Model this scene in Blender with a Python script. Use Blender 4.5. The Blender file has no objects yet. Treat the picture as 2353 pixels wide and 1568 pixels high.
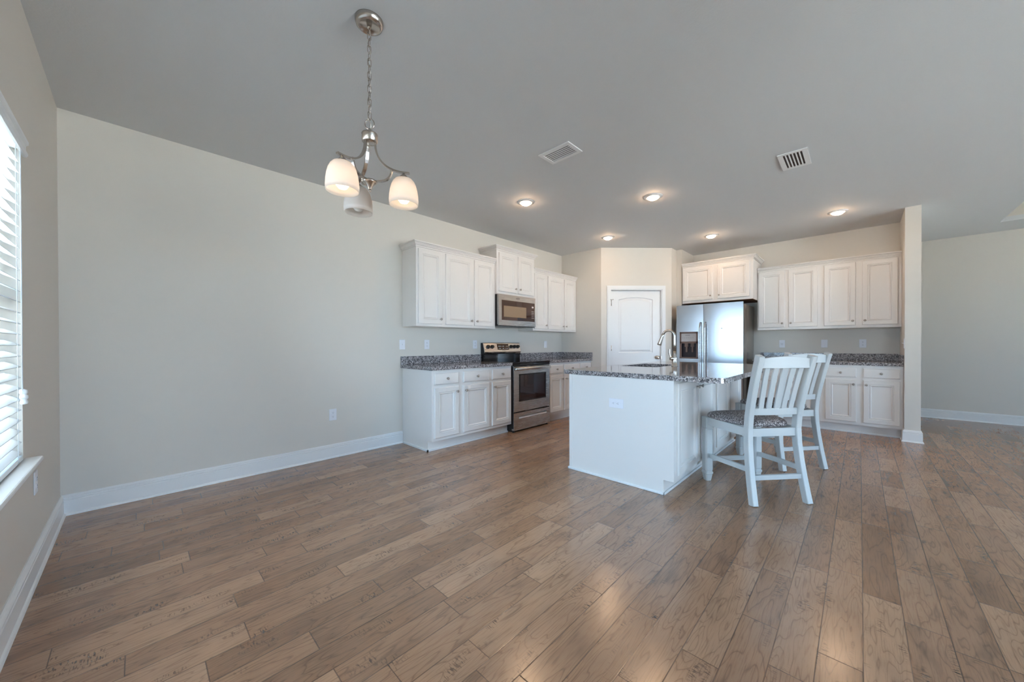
import bpy, bmesh, math, random
from mathutils import Vector, Matrix
random.seed(7)
PI = math.pi
S = bpy.context.scene
COL = S.collection

# ------------------------------------------------------------------ camera, sky, exposure
H = 2.743
Y1, XW, XP, YP = 3.8841, -0.3651, 5.2915, 3.0834
XD, YD, XJ, YJ = 6.1216, 2.2534, 6.3433, 2.1664
XF, YR, XPL, YR2, XX = 6.9339, -0.3824, 6.2237, -0.5111, 8.4913
YBACK = -5.5
cam_d = bpy.data.cameras.new('camera')
cam = bpy.data.objects.new('camera', cam_d); COL.objects.link(cam)
cam_d.sensor_fit = 'HORIZONTAL'; cam_d.sensor_width = 36.0
cam_d.lens = 828.61 / 2353 * 36.0
cam_d.shift_x = -(1182.46 - 1176.5) / 2353
cam_d.shift_y = (796.71 - 784.0) / 2353
cam_d.clip_start = 0.02
yaw, pitch, roll = 0.7632, -0.0055, -0.0024
F = Vector((math.cos(yaw)*math.cos(pitch), math.sin(yaw)*math.cos(pitch), math.sin(pitch)))
R = Vector((math.sin(yaw), -math.cos(yaw), 0)); U = R.cross(F)
R2 = R*math.cos(roll) + U*math.sin(roll); U2 = U*math.cos(roll) - R*math.sin(roll)
m = Matrix((R2, U2, -F)).transposed().to_4x4(); m.translation = Vector((0, 0, 1.1487))
cam.matrix_world = m
S.camera = cam
S.view_settings.view_transform = 'Standard'
S.view_settings.look = 'None'
S.view_settings.gamma = 1.0
S.view_settings.exposure = 2.34
S.cycles.use_denoising = True
S.cycles.max_bounces = 10
S.cycles.diffuse_bounces = 6
S.cycles.glossy_bounces = 4
S.cycles.transmission_bounces = 6
S.cycles.transparent_max_bounces = 12
S.cycles.sample_clamp_indirect = 6.0
S.cycles.caustics_reflective = False
S.cycles.caustics_refractive = False

SKY_STRENGTH = 3.4
LENS_W, BULB_W = 25.0, 1.3
w = bpy.data.worlds.new('world'); S.world = w; w.use_nodes = True
bg = w.node_tree.nodes['Background']
bg.inputs[0].default_value = (0.46, 0.72, 1.0, 1); bg.inputs[1].default_value = SKY_STRENGTH

sd = bpy.data.lights.new('bounce_sun', 'SUN'); sd.energy = 29.0; sd.angle = .01; sd.color = (1.0, .98, .95)  # added so the ground outside bounces more light up to the ceiling
so_ = bpy.data.objects.new('bounce_sun', sd); COL.objects.link(so_); so_.rotation_euler = Vector((-.35, -.55, -1.25)).to_track_quat('-Z', 'Y').to_euler()
WIN1 = (0.45, 2.765, 0.625, 2.11)        # Y0 Y1 Z0 Z1 on the window wall
SLIDER = (-2.0, -1.19, 0.0, 2.06)
ADDED_WIN2 = (0.9, 3.9, 0.10, 2.25)  # unseen rear window, added and sized to bring in more daylight
ADDED_WIN3 = (5.7, 7.4, 0.62, 2.1)             # X0 X1 on the rear wall; unseen window, added to light the far end
def portal(name, c, sx, sz, rot):
    d = bpy.data.lights.new(name, 'AREA'); d.shape = 'RECTANGLE'; d.size = sx; d.size_y = sz
    d.cycles.is_portal = True
    o = bpy.data.objects.new(name, d); COL.objects.link(o); o.location = c; o.rotation_euler = rot
portal('daylight_portal', (XW-0.16, (WIN1[0]+WIN1[1])/2, (WIN1[2]+WIN1[3])/2), WIN1[3]-WIN1[2], WIN1[1]-WIN1[0], (0, -PI/2, 0))
portal('daylight_portal', (XW-0.16, (SLIDER[0]+SLIDER[1])/2, 1.03), 2.06, SLIDER[1]-SLIDER[0], (0, -PI/2, 0))
for wn in (ADDED_WIN2, ADDED_WIN3):
    portal('daylight_portal', ((wn[0]+wn[1])/2, YBACK-0.16, (wn[2]+wn[3])/2), wn[1]-wn[0], wn[3]-wn[2], (PI/2, 0, 0))

# ------------------------------------------------------------------ mesh helpers
class MB:
    def __init__(s): s.v, s.f, s.sm = [], [], []
    def add(s, vs, fs, smooth=False):
        n = len(s.v); s.v += [tuple(v) for v in vs]
        for f in fs: s.f.append([i+n for i in f]); s.sm.append(smooth)
        return s
    def box(s, x0, x1, y0, y1, z0, z1):
        x0, x1 = min(x0, x1), max(x0, x1); y0, y1 = min(y0, y1), max(y0, y1); z0, z1 = min(z0, z1), max(z0, z1)
        vs = [(x0,y0,z0),(x1,y0,z0),(x1,y1,z0),(x0,y1,z0),(x0,y0,z1),(x1,y0,z1),(x1,y1,z1),(x0,y1,z1)]
        return s.add(vs, [(0,3,2,1),(4,5,6,7),(0,1,5,4),(1,2,6,5),(2,3,7,6),(3,0,4,7)])
    def prism(s, pts, axis, a0, a1):
        """extrude a 2-D polygon along an axis (x: pts=(y,z), y: pts=(x,z), z: pts=(x,y))"""
        def P(p, a): return {'x': (a, p[0], p[1]), 'y': (p[0], a, p[1]), 'z': (p[0], p[1], a)}[axis]
        n = len(pts); vs = [P(p, a0) for p in pts] + [P(p, a1) for p in pts]
        fs = [tuple(range(n))[::-1], tuple(range(n, 2*n))] + [(i, (i+1) % n, n+(i+1) % n, n+i) for i in range(n)]
        return s.add(vs, fs)
    def loops(s, loops, close0=True, close1=True, smooth=False):
        n = len(loops[0]); vs = [p for l in loops for p in l]; fs = []
        for k in range(len(loops)-1):
            for i in range(n):
                j = (i+1) % n; fs.append((k*n+i, k*n+j, (k+1)*n+j, (k+1)*n+i))
        s.add(vs, fs, smooth)
        b = len(s.v) - len(vs)
        if close0: s.f.append([b+i for i in range(n)][::-1]); s.sm.append(False)
        if close1: s.f.append([b+(len(loops)-1)*n+i for i in range(n)]); s.sm.append(False)
        return s
    def lathe(s, prof, c=(0,0,0), ax='z', n=24, close0=True, close1=True, smooth=True, u0=0.0):
        L = []
        for r, h in prof:
            l = []
            for i in range(n):
                a = 2*PI*i/n + u0; p, q = r*math.cos(a), r*math.sin(a)
                l.append({'z': (c[0]+p, c[1]+q, c[2]+h), 'y': (c[0]+q, c[1]+h, c[2]+p), 'x': (c[0]+h, c[1]+p, c[2]+q)}[ax])
            L.append(l)
        return s.loops(L, close0, close1, smooth)
    def sweep(s, path, shape, up=(0,0,1), smooth=False, closed=False):
        """sweep a 2-D shape (side, up) along a 3-D path"""
        path = [Vector(p) for p in path]; L = []; n = len(path); up = Vector(up)
        for i, p in enumerate(path):
            a = path[(i-1) % n] if (closed or i > 0) else p
            b = path[(i+1) % n] if (closed or i < n-1) else p
            t = (b-a).normalized(); sd = t.cross(up)
            sd = sd.normalized() if sd.length > 1e-6 else Vector((1,0,0))
            nn = sd.cross(t).normalized()
            L.append([tuple(p + sd*q[0] + nn*q[1]) for q in shape])
        if closed: L.append(L[0]); return s.loops(L, False, False, smooth)
        return s.loops(L, True, True, smooth)
    def tube(s, path, r, n=10, up=(0,0,1), closed=False):
        return s.sweep(path, [(r*math.cos(2*PI*i/n), r*math.sin(2*PI*i/n)) for i in range(n)], up, True, closed)
    def sphere(s, c, r, n=16, k=10, sz=1.0):
        pr = [(max(1e-4, r*math.sin(PI*i/k)), -r*sz*math.cos(PI*i/k)) for i in range(k+1)]
        return s.lathe(pr, c, 'z', n)
    def build(s, name, mat, parent=None, bevel=0, seg=2, solid=0, marks=None):
        me = bpy.data.meshes.new(name); me.from_pydata(s.v, [], s.f); me.materials.append(mat)
        me.polygons.foreach_set('use_smooth', s.sm)
        bm = bmesh.new(); bm.from_mesh(me); bmesh.ops.recalc_face_normals(bm, faces=bm.faces); bm.to_mesh(me); bm.free()
        me.update()
        if marks:
            me.materials.append(marks[0])
            for p in me.polygons: p.material_index = 1 if p.index >= marks[1] else 0
        o = bpy.data.objects.new(name, me); COL.objects.link(o)
        if parent: o.parent = parent
        if solid:
            md = o.modifiers.new('solidify', 'SOLIDIFY'); md.thickness = solid; md.offset = 0
        if bevel:
            md = o.modifiers.new('bevel', 'BEVEL'); md.width = bevel; md.segments = seg; md.limit_method = 'ANGLE'
            md.angle_limit = math.radians(35)
        return o
def rect(w, h): return [(-w/2,-h/2),(w/2,-h/2),(w/2,h/2),(-w/2,h/2)]
def crect(w, h, c): return [(-w/2+c,-h/2),(w/2-c,-h/2),(w/2,-h/2+c),(w/2,h/2-c),(w/2-c,h/2),(-w/2+c,h/2),(-w/2,h/2-c),(-w/2,-h/2+c)]
def bez(p0, p1, p2, p3, n=12):
    out = []
    for i in range(n+1):
        t = i/n; a, b, c, d = (1-t)**3, 3*t*(1-t)**2, 3*t*t*(1-t), t**3
        out.append(tuple(a*p0[k]+b*p1[k]+c*p2[k]+d*p3[k] for k in range(len(p0))))
    return out
def rrect(x0, x1, y0, y1, rs, n=6):
    """rounded rectangle, radii for corners (x0y0, x1y0, x1y1, x0y1)"""
    out = []
    for (cx, cy, sx, sy, a0), r in zip(((x0,y0,1,1,PI),(x1,y0,-1,1,1.5*PI),(x1,y1,-1,-1,0),(x0,y1,1,-1,.5*PI)), rs):
        if r <= 0: out.append((cx, cy)); continue
        for i in range(n+1):
            a = a0 + .5*PI*i/n; out.append((cx+sx*r+r*math.cos(a), cy+sy*r+r*math.sin(a)))
    return out
def thing(name, label, cat, loc=(0,0,0), rz=0.0, group=None):
    o = bpy.data.objects.new(name, None); COL.objects.link(o); o.empty_display_size = 0.05
    o.location = loc; o.rotation_euler = (0, 0, rz); o['label'] = label; o['category'] = cat
    if group: o['group'] = group
    return o
def tag(o, label, cat, group=None):
    o['label'] = label; o['category'] = cat
    if group: o['group'] = group
    return o
def struct(o, label=None, cat=None):
    o['kind'] = 'structure'
    if label: o['label'] = label
    if cat: o['category'] = cat
    return o

# ------------------------------------------------------------------ materials
class NT:
    def __init__(s, name):
        s.m = bpy.data.materials.new(name); s.m.use_nodes = True; s.t = s.m.node_tree
        s.b = s.t.nodes['Principled BSDF']; s.out = s.t.nodes['Material Output']
    def n(s, typ, ins={}, **kw):
        nd = s.t.nodes.new(typ)
        for k, v in kw.items(): setattr(nd, k, v)
        for k, v in ins.items():
            if hasattr(v, 'is_linked'): s.t.links.new(v, nd.inputs[k])
            else: nd.inputs[k].default_value = v
        return nd
    def math(s, op, a, b=None, c=None):
        ins = {0: a}
        if b is not None: ins[1] = b
        if c is not None: ins[2] = c
        return s.n('ShaderNodeMath', ins, operation=op).outputs[0]
    def ramp(s, fac, stops, interp='LINEAR'):
        nd = s.n('ShaderNodeValToRGB', {0: fac}); cr = nd.color_ramp; cr.interpolation = interp
        while len(cr.elements) < len(stops): cr.elements.new(0.5)
        for e, (p, c) in zip(cr.elements, stops): e.position = p; e.color = (*c, 1)
        return nd.outputs[0]
    def mix(s, fac, a, b, mode='MIX'):
        nd = s.t.nodes.new('ShaderNodeMix'); nd.data_type = 'RGBA'; nd.blend_type = mode
        for sk, v in ((nd.inputs[0], fac), (nd.inputs[6], a), (nd.inputs[7], b)):
            if hasattr(v, 'is_linked'): s.t.links.new(v, sk)
            else: sk.default_value = v if not isinstance(v, tuple) else (*v[:3], 1)
        return nd.outputs[2]
    def set(s, **kw):
        al = dict(color='Base Color', rough='Roughness', metal='Metallic', normal='Normal', spec='Specular IOR Level',
                  trans='Transmission Weight', emit='Emission Color', es='Emission Strength', coat='Coat Weight', croughness='Coat Roughness', aniso='Anisotropic')
        for k, v in kw.items():
            sk = s.b.inputs[al[k]]
            if hasattr(v, 'is_linked'): s.t.links.new(v, sk)
            else: sk.default_value = (*v, 1) if isinstance(v, tuple) else v
        return s
    def bump(s, h, strength, dist):
        return s.n('ShaderNodeBump', {'Height': h, 'Strength': strength, 'Distance': dist}).outputs[0]
    def pos(s): return s.n('ShaderNodeNewGeometry').outputs['Position']
    def obj(s): return s.n('ShaderNodeTexCoord').outputs['Object']
    def noise(s, vec, scale, detail=3, rough=.5):
        return s.n('ShaderNodeTexNoise', {'Vector': vec, 'Scale': scale, 'Detail': detail, 'Roughness': rough}).outputs[0]

def paint(name, col, rough=.5, bscale=0, bstr=0, bdist=.002, spec=.5):
    t = NT(name); t.set(color=col, rough=rough, spec=spec)
    if bscale: t.set(normal=t.bump(t.noise(t.pos(), bscale, 3), bstr, bdist))
    return t.m
M = {}
M['wall'] = paint('wall_paint', (.69, .645, .585), .6, 140, .12, .001)
M['ceiling'] = paint('ceiling_paint', (.67, .68, .69), .75, 95, .35, .002)
M['trim'] = paint('trim_white', (.80, .80, .80), .35)
M['cab'] = paint('cabinet_white', (.775, .745, .715), .38)
M['plate'] = paint('plate_white', (.80, .80, .84), .35)
M['slot'] = paint('slot_dark', (.05, .05, .05), .5)
M['black'] = paint('black_plastic', (.012, .011, .011), .35)
M['glassblack'] = paint('black_glass', (.012, .010, .010), .05)
M['chair'] = paint('chair_white', (.53, .535, .525), .4, 60, .05, .001)
M['blind'] = paint('blind_white', (.82, .84, .85), .45)
M['wood_raw'] = paint('raw_wood', (.16, .075, .03), .6)
M['grey_side'] = paint('fridge_side', (.20, .165, .135), .18)
M['ductshade'] = paint('duct_shade', (.012, .011, .010), .7)  # near-black colour stands for the shade inside a vent
M['silvertext'] = paint('marking_silver', (.7, .68, .66), .4)
M['knob_bronze'] = paint('rubber_black', (.02, .02, .02), .6)

t = NT('stainless'); p = t.obj()
br = t.noise(t.n('ShaderNodeMapping', {0: p, 3: (4, 4, 300)}).outputs[0], 1.0, 2)
t.set(color=(.56, .545, .53), metal=1.0, rough=t.math('MULTIPLY_ADD', br, .12, .20)); M['steel'] = t.m
t = NT('fridge_steel'); p = t.obj()
br = t.noise(t.n('ShaderNodeMapping', {0: p, 3: (300, 300, 4)}).outputs[0], 1.0, 2)
t.set(color=(.48, .49, .51), metal=1.0, rough=t.math('MULTIPLY_ADD', br, .06, .19)); M['fsteel'] = t.m
t = NT('brushed_nickel'); t.set(color=(.54, .49, .44), metal=1.0, rough=.27); M['nickel'] = t.m
t = NT('satin_knob'); t.set(color=(.46, .41, .37), metal=1.0, rough=.3); M['knob'] = t.m

# granite
t = NT('granite'); p = t.pos()
vd = t.n('ShaderNodeTexVoronoi', {'Vector': p, 'Scale': 105.0}); c1 = t.n('ShaderNodeSeparateColor', {0: vd.outputs['Color']})
vd2 = t.n('ShaderNodeTexVoronoi', {'Vector': p, 'Scale': 240.0}); c2 = t.n('ShaderNodeSeparateColor', {0: vd2.outputs['Color']})
ca = t.ramp(c1.outputs[0], [(0, (.012, .012, .016)), (.30, (.12, .115, .125)), (.46, (.36, .335, .34)), (.72, (.60, .555, .545)), (.92, (.20, .15, .14))], 'CONSTANT')
cb = t.ramp(c2.outputs[1], [(0, (.02, .02, .022)), (.33, (.28, .265, .27)), (.66, (.58, .54, .53))], 'CONSTANT')
t.set(color=t.mix(.4, ca, cb), rough=.07, spec=.6); M['granite'] = t.m

# tweed seat
t = NT('tweed'); p = t.obj()
n1 = t.noise(p, 150, 2); n2 = t.noise(t.n('ShaderNodeMapping', {0: p, 2: (0, 0, .7), 3: (1, 2.6, 1)}).outputs[0], 105, 2)
tw = t.math('MULTIPLY_ADD', n2, .5, t.math('MULTIPLY', n1, .5))
t.set(color=t.ramp(tw, [(.41, (.025, .018, .020)), (.5, (.16, .13, .125)), (.58, (.58, .52, .50))]), rough=.9, normal=t.bump(tw, .6, .002)); M['tweed'] = t.m

# hand-scraped plank floor, planks run along x
t = NT('plank_floor'); p = t.pos(); sx = t.n('ShaderNodeSeparateXYZ', {0: p})
PX, PY = sx.outputs[0], sx.outputs[1]
yy = t.math('DIVIDE', t.math('ADD', PY, 10.016), .1235); row = t.math('FLOOR', yy); fy = t.math('FRACT', yy)
wr = t.n('ShaderNodeTexWhiteNoise', {'W': row}, noise_dimensions='1D').outputs[0]
wr2 = t.n('ShaderNodeTexWhiteNoise', {'W': t.math('ADD', row, .37)}, noise_dimensions='1D').outputs[0]
Lr = t.math('MULTIPLY_ADD', wr2, .65, .42)
xx = t.math('DIVIDE', t.math('ADD', t.math('ADD', PX, 20.0), t.math('MULTIPLY', wr, 7.0)), Lr)
colx = t.math('FLOOR', xx); fx = t.math('FRACT', xx)
idv = t.n('ShaderNodeCombineXYZ', {0: row, 1: colx}).outputs[0]
wid = t.n('ShaderNodeTexWhiteNoise', {'Vector': idv}, noise_dimensions='3D')
wsep = t.n('ShaderNodeSeparateColor', {0: wid.outputs[1]})
ex = t.math('MULTIPLY', t.math('MINIMUM', fx, t.math('SUBTRACT', 1.0, fx)), Lr)
ey = t.math('MULTIPLY', t.math('MINIMUM', fy, t.math('SUBTRACT', 1.0, fy)), .1235)
edge = t.math('MINIMUM', ex, ey)
seam = t.n('ShaderNodeMapRange', {0: edge, 1: 0.0, 2: .0028, 3: 0.0, 4: 1.0}).outputs[0]
off = t.math('MULTIPLY', wid.outputs[0], 43.0)
gv = t.n('ShaderNodeCombineXYZ', {0: t.math('ADD', t.math('MULTIPLY', PX, 1.5), off), 1: t.math('MULTIPLY', PY, 8.5), 2: off}).outputs[0]
gn = t.noise(gv, 1.0, 2.5, .5)
figure = t.math('MULTIPLY_ADD', wsep.outputs[1], 14.0, 9.0)
ring = t.math('FRACT', t.math('MULTIPLY', gn, figure))
line = t.ramp(ring, [(0, (.34, .33, .33)), (.12, (.86, .86, .86)), (.4, (1, 1, 1)), (.9, (.95, .95, .95)), (1, (.40, .39, .39))])
fv = t.n('ShaderNodeCombineXYZ', {0: t.math('ADD', t.math('MULTIPLY', PX, 10.0), off), 1: t.math('MULTIPLY', PY, 190.0), 2: off}).outputs[0]
fine = t.noise(fv, 1.0, 3, .6)
blotch = t.noise(t.n('ShaderNodeCombineXYZ', {0: t.math('ADD', t.math('MULTIPLY', PX, 3.2), off), 1: t.math('MULTIPLY', PY, 9.0), 2: 1.7}).outputs[0], 1.0, 3, .55)
base = t.ramp(wid.outputs[0], [(0, (.26, .135, .072)), (.2, (.33, .178, .099)), (.75, (.39, .218, .125)), (1, (.45, .265, .158))])
base = t.mix(.85, base, t.ramp(blotch, [(.25, (.62, .62, .63)), (.42, (.95, .95, .95)), (.8, (1.12, 1.11, 1.08))]), 'MULTIPLY')
base = t.mix(.52, base, line, 'MULTIPLY')
patch = t.noise(t.n('ShaderNodeCombineXYZ', {0: t.math('ADD', t.math('MULTIPLY', PX, 4.5), off), 1: t.math('MULTIPLY', PY, 13.0), 2: 5.1}).outputs[0], 1.0, 2, .5)
chat = t.noise(t.n('ShaderNodeCombineXYZ', {0: t.math('ADD', t.math('MULTIPLY', PX, 160.0), off), 1: t.math('MULTIPLY', PY, 38.0), 2: 2.2}).outputs[0], 1.0, 2, .5)
scr = t.math('MULTIPLY', t.n('ShaderNodeMapRange', {0: patch, 1: .58, 2: .70, 3: 0.0, 4: 1.0}).outputs[0], t.n('ShaderNodeMapRange', {0: chat, 1: .52, 2: .62, 3: 0.0, 4: 1.0}).outputs[0])
base = t.mix(scr, base, (.07, .042, .028))
base = t.mix(.6, base, t.ramp(fine, [(.3, (.6, .6, .6)), (.5, (1.05, 1.05, 1.05))]), 'MULTIPLY')
base = t.mix(1.0, base, t.ramp(seam, [(0, (.22, .2, .2)), (1, (1, 1, 1))]), 'MULTIPLY')
hgt = t.math('ADD', t.math('MULTIPLY', seam, 1.0), t.math('MULTIPLY', blotch, .8))
hgt = t.math('ADD', hgt, t.math('MULTIPLY', line, .25))
t.set(color=base, rough=t.math('MULTIPLY_ADD', fine, .10, .17), spec=.5, normal=t.bump(hgt, .25, .0010)); t.b.inputs['IOR'].default_value = 2.0; M['floor'] = t.m

# window glass: thin clear pane
t = NT('window_glass')
tr = t.n('ShaderNodeBsdfTransparent'); gl = t.n('ShaderNodeBsdfGlossy', {'Roughness': .02})
fr = t.n('ShaderNodeFresnel', {'IOR': 1.45}); mx = t.n('ShaderNodeMixShader')
t.t.links.new(fr.outputs[0], mx.inputs[0]); t.t.links.new(tr.outputs[0], mx.inputs[1]); t.t.links.new(gl.outputs[0], mx.inputs[2])
t.t.links.new(mx.outputs[0], t.out.inputs[0]); M['pane'] = t.m
# frosted shade
t = NT('frosted_glass')
df = t.n('ShaderNodeBsdfDiffuse', {'Color': (.84, .79, .75, 1)}); tl = t.n('ShaderNodeBsdfTranslucent', {'Color': (.92, .86, .80, 1)})
mx = t.n('ShaderNodeMixShader', {0: .62}); t.t.links.new(df.outputs[0], mx.inputs[1]); t.t.links.new(tl.outputs[0], mx.inputs[2])
gs = t.n('ShaderNodeBsdfGlossy', {'Roughness': .3}); m2 = t.n('ShaderNodeMixShader', {0: .04})
t.t.links.new(mx.outputs[0], m2.inputs[1]); t.t.links.new(gs.outputs[0], m2.inputs[2]); t.t.links.new(m2.outputs[0], t.out.inputs[0]); M['frost'] = t.m
def emitter(name, col, st):
    t = NT(name); t.set(color=(.8, .8, .8), emit=col, es=st); return t.m
M['lens'] = emitter('recessed_lamp', (1.0, .66, .40), LENS_W)
M['bulb'] = emitter('warm_bulb', (1.0, .76, .52), BULB_W)
M['bulb_off'] = paint('bulb_off', (.8, .8, .78), .3)
t = NT('bounce_ground'); t.set(color=t.ramp(t.noise(t.pos(), 3, 4), [(.3, (.29, .31, .30)), (.7, (.42, .44, .43))]), rough=.9); M['bounce_ground'] = t.m  # grey ground, lightened to throw more daylight up at the ceiling
t = NT('oven_display'); t.set(color=(.05, .018, .008), rough=.12); M['display'] = t.m
t = NT('oven_window'); t.set(color=(.03, .012, .010), rough=.04, spec=.7); M['ovenwin'] = t.m
t = NT('micro_window'); t.set(color=(.055, .020, .010), rough=.05, spec=.8); M['mwin'] = t.m
M['disp_panel'] = paint('dispenser_panel', (.50, .49, .50), .3)
M['disp_dark'] = paint('dispenser_cavity', (.035, .025, .03), .25)
M['disp_frame'] = paint('dispenser_frame', (.18, .12, .10), .25)

# ------------------------------------------------------------------ room shell
def wall_boxes(mb, axis, face, out, a0, a1, holes, z1=H):
    """wall along `axis`, inner face at `face`, thickness `out` (signed), holes=(a0,a1,z0,z1)"""
    def B(p, q, r, t_):
        if q-p < 1e-4 or t_-r < 1e-4: return
        if axis == 'x': mb.box(p, q, face, face+out, r, t_)
        else: mb.box(face, face+out, p, q, r, t_)
    c = a0
    for h in sorted(holes):
        B(c, h[0], 0, z1); B(h[0], h[1], 0, h[2]); B(h[0], h[1], h[3], z1); c = h[1]
    B(c, a1, 0, z1)
    return mb
struct(MB().box(XW-.2, XX+.2, YBACK-.2, Y1+.2, -.12, 0).build('floor', M['floor']))
TX0, TX1, TY0, TY1, TH = 1.6, 7.845, -4.7, -1.33, .28
cb_ = MB()
cb_.box(XW-.2, XX+.2, TY1, Y1+.2, H, H+.06); cb_.box(XW-.2, XX+.2, YBACK-.2, TY0, H, H+.06)
cb_.box(XW-.2, TX0, TY0, TY1, H, H+.06); cb_.box(TX1, XX+.2, TY0, TY1, H, H+.06)
struct(cb_.build('ceiling', M['ceiling']))
tb = MB()
tb.box(TX0-.05, TX1+.05, TY0-.05, TY1+.05, H+TH, H+TH+.05)
tb.box(TX0-.05, TX0, TY0, TY1, H+.06, H+TH); tb.box(TX1, TX1+.05, TY0, TY1, H+.06, H+TH)
tb.box(TX0-.05, TX1+.05, TY0-.05, TY0, H+.06, H+TH); tb.box(TX0-.05, TX1+.05, TY1, TY1+.05, H+.06, H+TH)
struct(tb.build('ceiling_tray', M['wall']))
struct(wall_boxes(MB(), 'x', Y1, .12, XW-.14, XF+.12, []).build('wall_left', M['wall']))
struct(wall_boxes(MB(), 'y', XW, -.14, YBACK, Y1, [SLIDER, WIN1]).build('wall_window', M['wall']))
struct(wall_boxes(MB(), 'y', XP, .10, YP, Y1, []).build('wall_pantry_side', M['wall']))
struct(wall_boxes(MB(), 'y', XF, .12, YR2, Y1, []).build('wall_fridge', M['wall']))
struct(MB().prism([(XD, YD), (XJ, YD), (XJ, YJ), (XF, YJ), (XF, YJ+.14), (XD+.02, YJ+.14)], 'z', 0, H).build('wall_alcove', M['wall']))
struct(MB().box(XPL, XX+.1, YR2, YR, 0, H).build('wall_end', M['wall']))
struct(wall_boxes(MB(), 'y', XX, .12, YBACK, YR2, []).build('wall_far', M['wall']))
struct(wall_boxes(MB(), 'x', YBACK, -.14, XW-.14, XX+.12, [ADDED_WIN2, ADDED_WIN3]).build('wall_rear', M['wall']))
struct(MB().box(-40, 40, -40, 40, -.3, -.2).build('ground', M['bounce_ground']))

# diagonal pantry wall + door_1 (local x along the wall, y into the pantry)
LD = math.hypot(XD-XP, YP-YD)
dg = MB(); DX0, DX1, DZ = .165, .998, 2.045
wall_boxes(dg, 'x', 0, .10, 0, LD, [(DX0, DX1, 0, DZ)])
wd = dg.build('wall_pantry_front', M['wall']); wd.location = (XP, YP, 0); wd.rotation_euler = (0, 0, -PI/4); struct(wd)
def frame_loops(mb, x0, x1, z0, z1, prof, fill=True):
    """nested rectangles: prof = (inset, y)"""
    L = [[(x0+i, y, z0+i), (x1-i, y, z0+i), (x1-i, y, z1-i), (x0+i, y, z1-i)] for i, y in prof]
    return mb.loops(L, True, fill)
door = bpy.data.objects.new('door_1', None); COL.objects.link(door); door.location = (XP, YP, 0); door.rotation_euler = (0, 0, -PI/4); struct(door)
sb = MB()                                        # slab with an arched and a square raised panel
def panel_loop(x0, x1, z0, z1, arch, ins, y, n=14):
    x0 += ins; x1 -= ins; z0 += ins; z1 -= ins
    pts = [(x0, y, z0), (x1, y, z0)]
    for i in range(n+1):
        u = i/n; pts.append((x1+(x0-x1)*u, y, z1 + arch*(1-(2*u-1)**2)))
    return pts
SX0, SX1, SZ0, SZ1, FYD = DX0+.006, DX1-.006, .008, DZ-.012, .022
PN = [(.294, .869, 1.007, 1.890, .040), (.294, .869, .23, .80, 0.0)]
sb.box(SX0, SX1, FYD+.012, FYD+.035, SZ0, SZ1)
prev_z = SZ0
# face strips around the two panels
sb.box(SX0, PN[0][0], FYD, FYD+.012, SZ0, SZ1); sb.box(PN[0][1], SX1, FYD, FYD+.012, SZ0, SZ1)
sb.box(PN[0][0], PN[0][1], FYD, FYD+.012, SZ0, PN[1][2]); sb.box(PN[0][0], PN[0][1], FYD, FYD+.012, PN[1][3], PN[0][2])
top = [(PN[0][1], FYD, PN[0][3])]
lp = panel_loop(*PN[0], 0, FYD)[2:]
vs = [p for p in lp] + [(p[0], FYD, SZ1) for p in lp]; nn = len(lp)
sb.add(vs, [(i, i+1, nn+i+1, nn+i) for i in range(nn-1)])
for q in PN:
    sb.loops([panel_loop(*q, i, y) for i, y in ((0, FYD), (.010, FYD+.011), (.020, FYD+.011), (.050, FYD+.003))], False, True)
slab = sb.build('door_panel', M['trim'], door)
cs = MB()                                        # casing, two stepped bands
for o0, o1, yy_ in ((0, .068, -.012), (.012, .052, -.018)):
    cs.box(DX0-.004-o1, DX0-.004-o0, yy_, 0, 0, DZ+.004+o1); cs.box(DX1+.004+o0, DX1+.004+o1, yy_, 0, 0, DZ+.004+o1)
    cs.box(DX0-.004-o0, DX1+.004+o0, yy_, 0, DZ+.004+o0, DZ+.004+o1)
cs.box(DX0-.004, DX0+.004, 0, .10, 0, DZ+.004); cs.box(DX1-.004, DX1+.004, 0, .10, 0, DZ+.004); cs.box(DX0, DX1, 0, .10, DZ-.006, DZ+.004)
cs.build('door_frame', M['trim'], door)
kb = MB().lathe([(.030, 0), (.030, -.006), (.013, -.010), (.011, -.028), (.022, -.036), (.028, -.048), (.026, -.060), (.014, -.066), (.001, -.067)], (.935, FYD, .930), 'y')
kb.build('door_handle', M['nickel'], door)
for z in (.20, 1.085, 1.83):
    MB().lathe([(.006, -.045), (.006, .045)], (DX0+.004, -.001, z), 'z', 10).box(DX0+.003, DX0+.018, FYD-.003, FYD, z-.045, z+.045).build('hinge', M['nickel'], door)
MB().tube([(DX0+.004, -.004, 1.88), (DX0-.010, -.035, 1.885), (DX0-.018, -.05, 1.88)], .003).tube([(DX0+.004, -.004, 1.88), (DX0+.022, -.03, 1.885)], .003)\
    .sphere((DX0-.018, -.052, 1.88), .007).sphere((DX0+.024, -.033, 1.885), .007).build('door_stop', M['nickel'], door)
MB().box(DX1-.003, DX1+.002, -.0195, .02, .90, .955).build('strike_plate', M['nickel'], door)

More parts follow.
